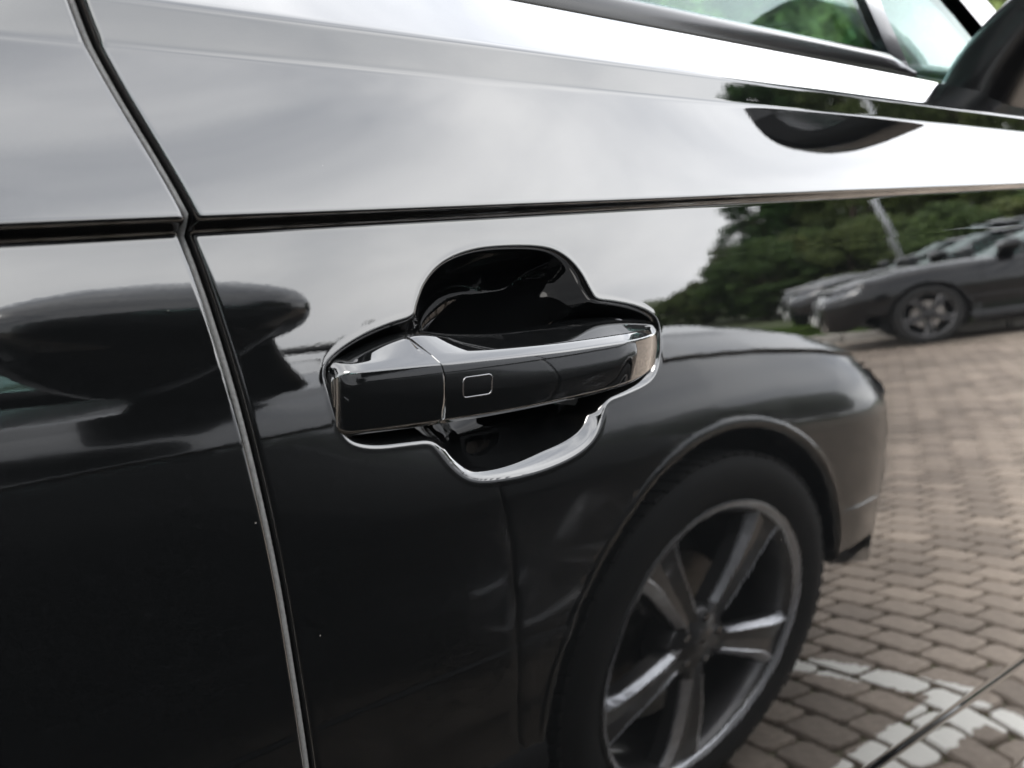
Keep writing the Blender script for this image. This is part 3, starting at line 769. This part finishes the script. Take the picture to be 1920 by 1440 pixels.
        # roof rail above the doors
        xs = np.linspace(-3.45, s.ga[0]-s.ga[1]+.03, 30); rows = []
        for x in xs:
            p = np.array(s.gh(x, 1.0)); rows.append([(x, p[1]-.006+a, p[2]+b*s.kz) for a, b in ((.004, -.03), (-.002, -.012), (0.004, .010), (.022, .024), (.05, .034))])
        s.grid('roof_rail', rows, s.paint, m=m)
        # belt moulding: glossy strip under the glass, stops short of the mirror foot
        def strip(name, xa, xb, pts, mt, smooth=True):
            xs = np.linspace(xa, xb, 40); rows = []
            for i, x in enumerate(xs):
                p = np.array(s.gh(x, 0.0)); u = 1.0
                ed = min(i, len(xs)-1-i)
                k = (.25, .7, 1)[min(ed, 2)]
                zc = sum(q[1] for q in pts)/len(pts)
                rows.append([(x, p[1]+a, p[2]+(zc+(b-zc)*k)) for a, b in pts])
            s.grid(name, rows, mt, m=m)
        for (xa, xb) in ((-1.74, -.945), (-2.56, -1.77), (-3.25, -2.64)):
            strip('belt_moulding', xa, xb, [(.030, -.013), (-.005, -.013), (-.0085, -.0105), (-.0095, -.004), (-.0085, .0055), (-.0035, .0105), (.006, .012)], TRIMBLACK)
        # shelf between the flank top and the glass
        xs = np.linspace(-3.4, -.60, 60); rows = []
        for x in xs:
            zb = float(zfin(np.array(x), np.array(TOPZ))); yb = float(flank(np.array(x), np.array(TOPZ))); p = s.gh(x, 0)
            rows.append([(x, yb+a, (zb+b)*s.kz) for a, b in ((-.0005, -.0006), (.004, .0005), (.010, -.002), (.012, -.010))]+[(x, p[1]+.03, p[2]-.022)])
        s.grid('belt_ledge', rows, s.paint if False else BLACKPLAST, m=m, flip=False)
    # ---------------------------------------------------------------- wing mirror
    def mirror(s, m):
        kz = s.kz; g = Geo()
        mc = np.array([-.785, -.080, 1.272*kz]) if not s.fold else np.array([-.985, -.035, 1.238*kz])
        def shape(V):
            V = V.copy()
            t = V[:, 1]/.125                                     # -1 outboard .. 1 inboard
            V[:, 2] *= 1-.10*np.clip(-t, 0, 1)**2; V[:, 2] += .010*np.clip(-t, -1, 1)
            fr = np.clip(V[:, 0]/.095, -1, 1)
            V[:, 2] = np.where(V[:, 2] < 0, V[:, 2]*(1-.35*np.clip(fr, 0, 1)), V[:, 2]*(1-.30*np.clip(fr, 0, 1)**2))
            V[:, 0] = np.where(V[:, 0] < -.055, -.055+.12*(V[:, 0]+.055), V[:, 0])
            V[:, 0] -= .030*t*(-1)
            return V
        V, F = superell(.100, .128, .088*kz, .52 if not s.fold else .75, .62 if not s.fold else .85, 56, 36, shape)
        if s.fold:      # swung back along the window
            V = V.copy(); tt = np.clip((V[:, 1]+.128)/.256, 0, 1); V[:, 2] = np.where(V[:, 2] < 0, V[:, 2]*(.55+.5*np.sin(np.clip(tt*1.25, 0, 1)*math.pi)**.8), V[:, 2]*.52); a = R(82); V[:, :2] = np.stack([V[:, 0]*math.cos(a)+V[:, 1]*math.sin(a)*1.18, V[:, 1]*math.cos(a)-V[:, 0]*math.sin(a)], 1)*np.array([1, .8])
        lower = V[F][:, :, 2].mean(1) < -.022
        Vw = V+mc
        def put(name, sel, mt):
            f = F[sel]; used = np.unique(f); idx = np.full(len(V), -1); idx[used] = np.arange(len(used))
            W = Vw[used].copy(); W[:, 0] -= CX; W[:, 1] = (CAR_W-W[:, 1] if m else W[:, 1])-CAR_W/2
            ff = idx[f]; ff = ff[:, ::-1] if m else ff
            return mesh_np(name, W, ff, mt, top)
        top = empty('wing_mirror'); top.parent = s.root
        put('mirror_cap', ~lower, s.paint); put('mirror_base_shell', lower, TRIMBLACK)
        G = Geo()
        G.lathe_y([(.001, 0), (.006, 0), (.0065, .0015), (.011, .002), (.012, .0045), (.012, .012)], 24, (0, 0, 0))
        V2 = [(v[0]+mc[0]+.0, v[2]+mc[1]+.035, -(-v[1])+mc[2]-.088*kz*.99-.002) for v in G.V]
        G2 = Geo(); G2.add(V2, G.F)
        if not s.fold: s.geo('mirror_camera', G2, GLOSSBLACK, top, True, m)
        # reflecting glass on the rear face
        G = Geo(); n = 40; pts = []
        for k in range(n if not s.fold else 0):
            a = 2*math.pi*k/n; cy = .088*math.copysign(abs(math.cos(a))**.5, math.cos(a)); cz = .064*kz*math.copysign(abs(math.sin(a))**.5, math.sin(a))
            pts.append((mc[0]-.074+.36*cy-.27*cz, mc[1]+cy, mc[2]+cz))
        if not s.fold: G.add(pts, [tuple(range(n))]); s.geo('mirror_glass', G, CHROME, top, False, m)
        # foot and stalk, rising from the door shoulder
        rows = []
        yb = float(flank(np.array(-.82), np.array(1.16)))
        zb = float(zfin(np.array(-.82), np.array(1.160)))*kz
        for t in np.linspace(0, 1, 10):
            cx_ = -.780-.005*t-(.10*t if s.fold else 0); cy_ = yb+.040-.030*t-.05*t*t; cz_ = zb-.006+(1.235*kz-zb)*t
            hx = .088-.006*t; hy = .032+.004*t
            ring = []
            for k in range(20):
                a = 2*math.pi*k/20; ring.append((cx_+hx*math.copysign(abs(math.cos(a))**.45, math.cos(a)), cy_+hy*math.copysign(abs(math.sin(a))**.45, math.sin(a)), cz_+.30*hy*math.sin(a)*(1-t)))
            rows.append(ring)
        s.grid('mirror_stalk', rows, TRIMBLACK, top, m=m, wrap=True)
    # ---------------------------------------------------------------- ends and tops
    def nose_plan(s, n=40):
        xs = 0.60+0.37*np.sin(np.linspace(0, math.pi/2, n)); ys = plan(xs)
        tail = [(.975+.02*math.sin(t*math.pi/2), ys[-1]+(.95-ys[-1])*t) for t in np.linspace(0.06, 1, 16)]
        return [(float(a), float(b)) for a, b in zip(xs, ys)]+tail
    def nose(s):
        kz = s.kz; pl = s.nose_plan(); full = pl+[(x, CAR_W-y) for x, y in pl[-2::-1]]
        P = np.array(full); T = np.gradient(P, axis=0); N = np.stack([T[:, 1], -T[:, 0]], 1); N /= np.linalg.norm(N, axis=1)[:, None]
        s.nP, s.nN = P, N
        zt = lambda x: float(zfin(np.array(x), np.array(1.150)))
        def surf(i, v, off=0.0):
            x, y = P[i]; ztp = zt(x); zlo = .30+.12*max(0, 1-(x-.58)/.25); z = zlo+(ztp-zlo)*v
            w = max(0.0, 1-(x-.60)/.22); w = w*w*(3-2*w)
            ze = .5+(z-.5)/float(ztop_front(np.array(.60))) if z > .5 else z
            oe = -float(prof(np.clip(ze, .3, 1.15))+extra(.60, ze))
            o = .028*math.sin(v*math.pi*.9)-.05*max(0, v-.8)/.2-EXTRA[0]*.06*max(0, v-.6)**2/.16-.03*(max(0, .35-v)/.35)**2
            o = o*(1-w)+oe*w+off
            return (x+N[i, 0]*o, y+N[i, 1]*o, z*kz)
        s.nsurf = surf
        rows = [[surf(i, v) for i in range(len(P))] for v in np.linspace(0, 1, 34)]
        s.grid('front_bumper', rows, s.paint)
        n = len(P)
        def patch(name, i0, i1, v0, v1, mt, off, m_=0):
            A = [[surf(i, v0(i)+(v1(i)-v0(i))*t, off*(1 if 0 < t < 1 else -.6)) for i in range(i0, i1)] for t in np.linspace(0, 1, 9)]
            return s.grid(name, A, mt)
        mid = n//2
        gr = patch('grille', mid-9, mid+10, lambda i: .36, lambda i: .80, BLACKPLAST, .006)
        for k in range(5):
            patch('grille_bar', mid-8, mid+9, lambda i: .40+.08*k, lambda i: .425+.08*k, SATIN, .014)
        patch('lower_intake', mid-9, mid+10, lambda i: .10, lambda i: .27, BLACKPLAST, .005)
        for a, b in ((3, 36), (n-36, n-3)):
            fl = 1 if a < mid else -1
            patch('headlight', a, b, lambda i: .70+.05*((i-a)/(b-a) if fl < 0 else (b-i)/(b-a)), lambda i: .84+.05*((i-a)/(b-a) if fl < 0 else (b-i)/(b-a)), LAMPGLASS, .006)
            patch('running_light', a+1, b-1, lambda i: .845+.05*((i-a)/(b-a) if fl < 0 else (b-i)/(b-a)), lambda i: .86+.05*((i-a)/(b-a) if fl < 0 else (b-i)/(b-a)), CHROME, .009)
        c = surf(mid, .30, .03); G = Geo(); G.box((c[0], c[1], c[2]), (.006, .26, .055)); s.geo('number_plate', G, PLATE)
    def tail(s):
        kz = s.kz; n = 30
        xs = -3.40-.36*np.sin(np.linspace(0, math.pi/2, n)); ys = plan(xs)
        pl = [(float(a), float(b)) for a, b in zip(xs, ys)]+[(-3.765-.03*math.sin(t*math.pi/2), ys[-1]+(.95-ys[-1])*t) for t in np.linspace(.06, 1, 14)]
        full = pl+[(x, CAR_W-y) for x, y in pl[-2::-1]]
        rows = []
        for ze in np.concatenate([lin(.24, 1.05, .04), lin(1.06, TOPZ, .006)]):
            off = float(prof(ze)); rows.append([(x+max(0, off)*.8, y+(off if y < .95 else -off)*(1 if abs(y-.95) > .3 else abs(y-.95)/.3), float(zfin(np.array(-3.4), np.array(ze)))*kz) for x, y in full])
        s.grid('rear_bumper', rows, s.paint, flip=True)
        for m in (0, 1):
            A = [[(x-.006, y-.004, z*kz) for x, y in pl[8:36]] for z in (.86, .87, .93, .99, 1.0)]
            s.grid('tail_light', A, REDLENS, m=m, flip=True)
        # tailgate glass and panel
        zb = float(zfin(np.array(-3.4), np.array(TOPZ)))
        A = [[(-3.70+.27*h, .19+.16*h+(CAR_W-.38-.32*h)*k/11, (zb+(1.60-zb)*h)*kz) for k in range(12)] for h in np.linspace(0.0, 1, 8)]
        s.grid('rear_window', A, GLASS, flip=True)
        A = [[(-3.74+.06*h, .13+.06*h+(CAR_W-.26-.12*h)*k/11, (1.15+(zb-1.15)*h+.0)*kz) for k in range(12)] for h in np.linspace(0, 1, 4)]
        s.grid('tailgate_ledge', A, s.paint, flip=True)
    def tops(s):
        kz = s.kz
        # bonnet
        xs = np.concatenate([lin(-.60 if s.hero else -.74, .88, .04), lin(.90, .985, .012)]); rows = []
        for x in xs:
            ye = float(plan(np.array(min(x, .96))))+.055+float(extra(x, 1.158))*.95
            zt = float(zfin(np.array(x), np.array(1.158))); row = []
            for k in range(31):
                t = -1+2*k/30; y = .95+t*(.95-ye)
                row.append((x, y, (zt-.012+.055*(1-abs(t)**2.6)*(1 if x < .6 else max(.2, 1-(x-.6)*2))+.010*max(0, 1-abs(abs(t)-.72)/.10))*kz))
            rows.append(row)
        s.grid('bonnet', rows, s.paint, flip=True)
        # windscreen: curved, from cowl to roof
        rows = []
        for h in np.linspace(0, 1, 14):
            row = []
            for k in range(25):
                t = -1+2*k/24; w = (.81-.165*h)-EXTRA[0]*.05*(1-h)
                xx = (s.ga[0]+.06-(s.ga[1]-.005)*h)+ (.16-.06*h)*(1-t*t)
                zb = float(zfin(np.array(-.6), np.array(TOPZ))); row.append((xx, .95+t*w, (zb+.005+(1.585-zb)*h+.02*h*(1-t*t))*kz))
            rows.append(row)
        s.grid('windscreen', rows, GLASS, flip=False)
        rows = []
        for x in lin(-3.47, s.ga[0]-s.ga[1]+.08, .08):
            row = []
            u = (x+3.47)/(3.55+s.ga[0]-s.ga[1])
            for k in range(21):
                t = -1+2*k/20; row.append((x+(.10*(1-t*t) if u > .5 else 0)*((u-.5)*2 if u > .5 else 0), .95+t*.635, (1.595+.045*(1-t*t)-.0*u-.05*max(0, .35-u)**1.5)*kz))
            rows.append(row)
        s.grid('roof', rows, s.paint, flip=True)
        G = Geo()
        for k in range(2):
            G = Geo(); G.tube([(-.42+.08*k, .55+.6*k, 1.175*kz), (-.40, 1.05+.45*k, 1.172*kz)], .007, 6); s.geo('wiper', G, BLACKPLAST, None, True)
    def interior(s):
        kz = s.kz
        G = Geo(); G.box((-1.9, .95, .40*kz), (1.4, .70, .02)); s.geo('cabin_floor', G, FABRIC)
        G = Geo(); G.box((-.80, .95, 1.02*kz), (.22, .72, .11*kz), bev=.06); s.geo('dashboard', G, TRIMIN, None, True)
        for (x, y) in ((-1.60, .55), (-1.60, 1.35), (-2.55, .55), (-2.55, 1.35)):
            G = Geo(); G.box((x, y, .62*kz), (.25, .24, .08), bev=.05); s.geo('seat_cushion', G, FABRIC, None, True)
            G = Geo(); M = Matrix.Rotation(R(-14), 3, 'Y'); G.box((x-.30, y, .95*kz), (.07, .23, .32*kz), M, bev=.05); s.geo('seat_back', G, FABRIC, None, True)
            G = Geo(); G.box((x-.38, y, 1.36*kz), (.045, .12, .085*kz), bev=.035); s.geo('headrest', G, FABRIC, None, True)
        G = Geo(); n = 32
        V = []
        c = Vector((-1.12, 1.35, 1.0*kz)); M = Matrix.Rotation(R(24), 3, 'Y')
        pts = [c+M @ Vector((0, .185*math.cos(2*math.pi*k/n), .185*math.sin(2*math.pi*k/n))) for k in range(n+1)]
        G.tube(pts, .014, 8, cap=False); s.geo('steering_wheel', G, BLACKPLAST, None, True)
        for m in (0, 1):
            rows = []
            for x in lin(-2.6, -.70, .1):
                p = s.gh(x, 0.0); rows.append([(x, p[1]+.020, p[2]-.012), (x, p[1]+.030, p[2]-.002), (x, p[1]+.055, p[2]-.012), (x, p[1]+.075, p[2]-.06), (x, p[1]+.07, p[2]-.55*kz)])
            s.grid('door_trim', rows, TRIMIN, m=m, flip=False)

hero = Car('parked_car', (2.0+CX, CAR_W/2, 0), 0.0, PAINT, 1.0, True)
tag(hero.root, 'graphite grey car with glossy door, keyless handle in a scooped pocket and black wing mirror', 'car')
NBX, NBY = 1.615, -0.608
nb = Car('parked_car', (NBX+CX, NBY-CAR_W/2, 0), 0.0, PAINT_N, 0.85, fold=True)
tag(nb.root, 'low dark grey car with spoked wheels parked close alongside the graphite car', 'car')
far_car = Car('parked_car', (0, 0, 0), math.pi, PAINT_B, 0.84, rimm=(RIMDARK, RIMGREY))
tag(far_car.root, 'black car in the opposite row, beside the strip of open paving', 'car', 'cars in the opposite row')
far_labels = ['black car in the opposite row, second from the open paving', 'black car in the opposite row, third from the open paving']
def put_far(o, wx, wy, rz):      # place by the contact of the near front wheel
    lx, ly = -CX, -CAR_W/2+.1
    o.rotation_euler = (0, 0, rz); o.location = (wx-(lx*math.cos(rz)-ly*math.sin(rz)), wy-(lx*math.sin(rz)+ly*math.cos(rz)), 0)
put_far(far_car.root, 11.7, -4.95, R(236))
for k, (wx, wy) in enumerate(((14.4, -6.9), (17.4, -8.8))):
    c = copy_tree(far_car.root); put_far(c, wx, wy, R(236)); c['label'] = far_labels[k]; c['group'] = 'cars in the opposite row'

# ------------------------------------------------------------------ trees, shrubs, posts, grass
def tree_mesh(seed, H, RX, n_clump, per, leaf, base, kind):
    g = np.random.default_rng(seed)
    root = empty(kind)
    G = Geo()
    G.tube([(0, 0, -.1), (.05, .02, H*.18), (-.04, .06, H*.4), (.05, 0, H*.62), (0, 0, H*.85)], [H*.028, H*.021, H*.017, H*.011, H*.003], 10)
    tr = G.build('trunk', BARK, root, True)
    for k in range(9):
        a = g.uniform(0, 2*math.pi); z0 = H*g.uniform(.22, .65); l = RX*g.uniform(.5, .85)
        b = Geo(); b.tube([(0, 0, z0), (l*.5*math.cos(a), l*.5*math.sin(a), z0+l*.25), (l*math.cos(a), l*math.sin(a), z0+l*.6)], [H*.010, H*.007, H*.002], 6); b.build('limb', BARK, root, True)
    # clumps through the crown volume
    C = []
    while len(C) < n_clump:
        p = g.normal(0, 1, 3); p /= np.linalg.norm(p); rr = g.uniform(.35, 1.0)**.5
        z = base*H+(H*(1-base))*(.5+.5*p[2]*rr); w = 1.0-.35*max(0, p[2])
        C.append((p[0]*rr*RX*w, p[1]*rr*RX*w, z))
    C = np.array(C); cs = g.uniform(.5, 1.25, n_clump)*RX*.22
    ctr = np.repeat(C, per, 0); sz = np.repeat(cs, per)
    off = g.normal(0, 1, (len(ctr), 3)); off /= np.linalg.norm(off, axis=1)[:, None]; off *= (g.uniform(.2, 1, len(ctr))**.5*sz)[:, None]; off[:, 2] *= .7
    P = ctr+off
    nrm = off/np.linalg.norm(off, axis=1)[:, None]+g.normal(0, .55, off.shape); nrm /= np.linalg.norm(nrm, axis=1)[:, None]
    t = np.cross(nrm, g.normal(0, 1, off.shape)); t /= np.linalg.norm(t, axis=1)[:, None]; b = np.cross(nrm, t)
    s = leaf*g.uniform(.6, 1.3, len(P))[:, None]
    V = np.stack([P-t*s, P+b*s*.55+nrm*s*.12, P+t*s, P-b*s*.55+nrm*s*.12], 1).reshape(-1, 3)
    F = np.arange(len(V)).reshape(-1, 4)
    mesh_np('crown', V, F, LEAF if seed % 2 else LEAF2, root, smooth=False)
    return root
protos = [tree_mesh(1, 10.0, 3.6, 150, 110, .16, .16, 'tree'), tree_mesh(2, 12.0, 3.3, 160, 110, .15, .12, 'tree'), tree_mesh(3, 8.0, 3.0, 130, 110, .14, .08, 'tree')]
used = [False]*3
def polar(az, d): return (0.7+d*math.sin(R(az)), -d*math.cos(R(az)))
spots = []   # (proto, azimuth seen from the door, distance, scale)
for k, (az, d, sc) in enumerate([(60.0, 60, .66), (62.5, 57, .72), (65, 62, .85), (67.5, 58, .75), (70, 60, .8), (73, 57, .75), (76, 61, .85), (79, 58, .8), (61.2, 66, .9), (66, 68, .85), (72, 69, .9), (83, 62, .85)]):
    spots.append((k % 3, az, d, sc, ['broad tree in the row behind the opposite cars', 'tall dark tree in the row behind the opposite cars', 'low bushy tree in the row behind the opposite cars'][k % 3], 'trees behind the opposite cars'))
for k, (az, d, sc) in enumerate([(40.6, 75, .19), (39.4, 78, .16), (56.6, 58, .34), (58.2, 58, .55), (55.2, 60, .22), (20, 70, .7), (5, 66, .6), (-14, 72, .8)]):
    spots.append(((k+1) % 3, az, d, sc, ['small far tree low on the skyline past the neighbouring car', 'small far dark tree low on the skyline past the neighbouring car', 'small far bushy tree low on the skyline past the neighbouring car'][(k+1) % 3], 'far trees on the skyline'))
for k, (x, y, sc) in enumerate([(24, 17, 1.0), (28, 18, 1.1), (31, 20, 1.0), (34, 17, 1.1), (38, 19, 1.1), (21, 21, 1.1), (42, 17, 1.2), (30, 26, 1.4)]):
    spots.append((k % 3, None, (x, y), sc, ['broad tree standing beyond the far side of the graphite car', 'tall dark tree standing beyond the far side of the graphite car', 'low bushy tree standing beyond the far side of the graphite car'][k % 3], 'trees beyond the graphite car'))
for k in range(20):
    az = 54.2+1.35*k
    spots.append((2, az, 26+2.0*(k % 3), .15+.16*min(1, max(0, (az-55)/4))+.03*(k % 2), 'low shrub in the clipped row in front of the trees', 'shrubs in the clipped row'))
for k, az in enumerate((58.5, 60, 61.5, 63, 64.5, 66.2, 68, 70, 72, 74.5, 77, 80)):
    spots.append((2, az, 50+3*(k % 3), .42+.08*(k % 2), 'rounded shrub at the foot of the tree row behind the opposite cars', 'shrubs under the tree row'))
for i, (k, az, d, sc, lab, grp) in enumerate(spots):
    o = protos[k] if not used[k] else copy_tree(protos[k]); used[k] = True
    x, y = polar(az, d) if az is not None else d
    o.location = (x, y, -.03); o.scale = (sc, sc, sc*(0.92+.16*random.random())); o.rotation_euler = (0, 0, random.uniform(0, 6.28)); tag(o, lab, 'tree' if 'shrub' not in lab else 'shrub', grp)
    if 'shrub' in lab: o.name = 'shrub'; o.scale = (sc*1.5, sc*1.5, sc*.85)

def lamp_post(az, d, H, label, lean):
    x, y = polar(az, d); r = empty('lamp_post', (x, y, -.02)); tag(r, label, 'lamp post')
    u = Vector((-math.cos(R(az)), -math.sin(R(az)), 0))*math.tan(R(lean))
    at = lambda z, o=0.0: Vector((0, 0, z))+u*z-u.normalized()*o
    G = Geo(); G.tube([at(0), at(.9)], [.085, .08], 14); G.build('base_sleeve', POLE, r, True)
    G = Geo(); G.tube([at(.85), at(H*.6), at(H)], [.065, .06, .05], 14); G.build('pole', POLE, r, True)
    G = Geo(); G.tube([at(H), at(H+.12, .1), at(H+.18, .9)], [.07, .06, .05], 10); G.build('arm', POLE, r, True)
    G = Geo(); p = at(H+.18, 1.2); G.box(tuple(p), (.32, .12, .05), bev=.03); G.build('lamp_head', POLE, r, True)
lamp_post(65.4, 23.5, 3.1, 'tall leaning grey steel lamp post behind the opposite cars', 17)
def grey_post(az, d, H, label):
    x, y = polar(az, d); r = empty('marker_post', (x, y, -.02)); tag(r, label, 'post')
    G = Geo(); G.tube([(0, 0, 0), (0, 0, H)], .10, 10); G.build('pole', POLE, r, True)
    G = Geo(); G.tube([(0, 0, H), (0, 0, H+.08), (0, 0, H+.12)], [.12, .12, .05], 10); G.build('cap', POLE, r, True)
grey_post(57.3, 62.0, 2.3, 'taller pale marker post by the end of the tree row')
grey_post(55.2, 66.0, 1.7, 'shorter pale marker post out on the far grass')

# kerb and grass strip along the far side of the opposite cars
kerb = tag(empty('kerb', (13.2, -15, 0)), 'pale concrete kerb edging the grass strip behind the opposite cars', 'kerb')
for k in range(26):
    if k == 0:
        G = Geo(); G.box((0, 0, .05), (.49, .07, .07), bev=.015); kb0 = G.build('kerb_stone', KERB, kerb); kb = kb0
    else:
        kb = kb0.copy(); COL.objects.link(kb); kb.parent = kerb
    kb.location = (rng.normal(0, .002), 12.8-k*1.0, 0); kb.rotation_euler = (0, 0, math.pi/2)
def grass(name, x0, x1, y0, y1, n):
    P = np.stack([rng.uniform(x0, x1, n), rng.uniform(y0, y1, n), np.full(n, -.02)], 1); a = rng.uniform(0, 6.28, n); h = rng.uniform(.05, .13, n)
    w = .009; d = np.stack([np.cos(a), np.sin(a), 0*a], 1)
    tip = P+np.stack([rng.normal(0, .03, n), rng.normal(0, .03, n), h], 1)
    V = np.stack([P-d*w, P+d*w, tip], 1).reshape(-1, 3); F = np.arange(3*n).reshape(-1, 3)
    tag(mesh_np(name, V, F, GRASS, None, False), 'short green grass on the strip behind the kerb', 'grass', kind='stuff')
tag(sheet('grass_verge', 13.28, 30.0, -28.0, -1.9, .03, EARTH), kind='structure')
gr = grass('grass', 13.3, 17.0, -14, -2, 60000)
bpy.data.objects['grass'].location.z = .05
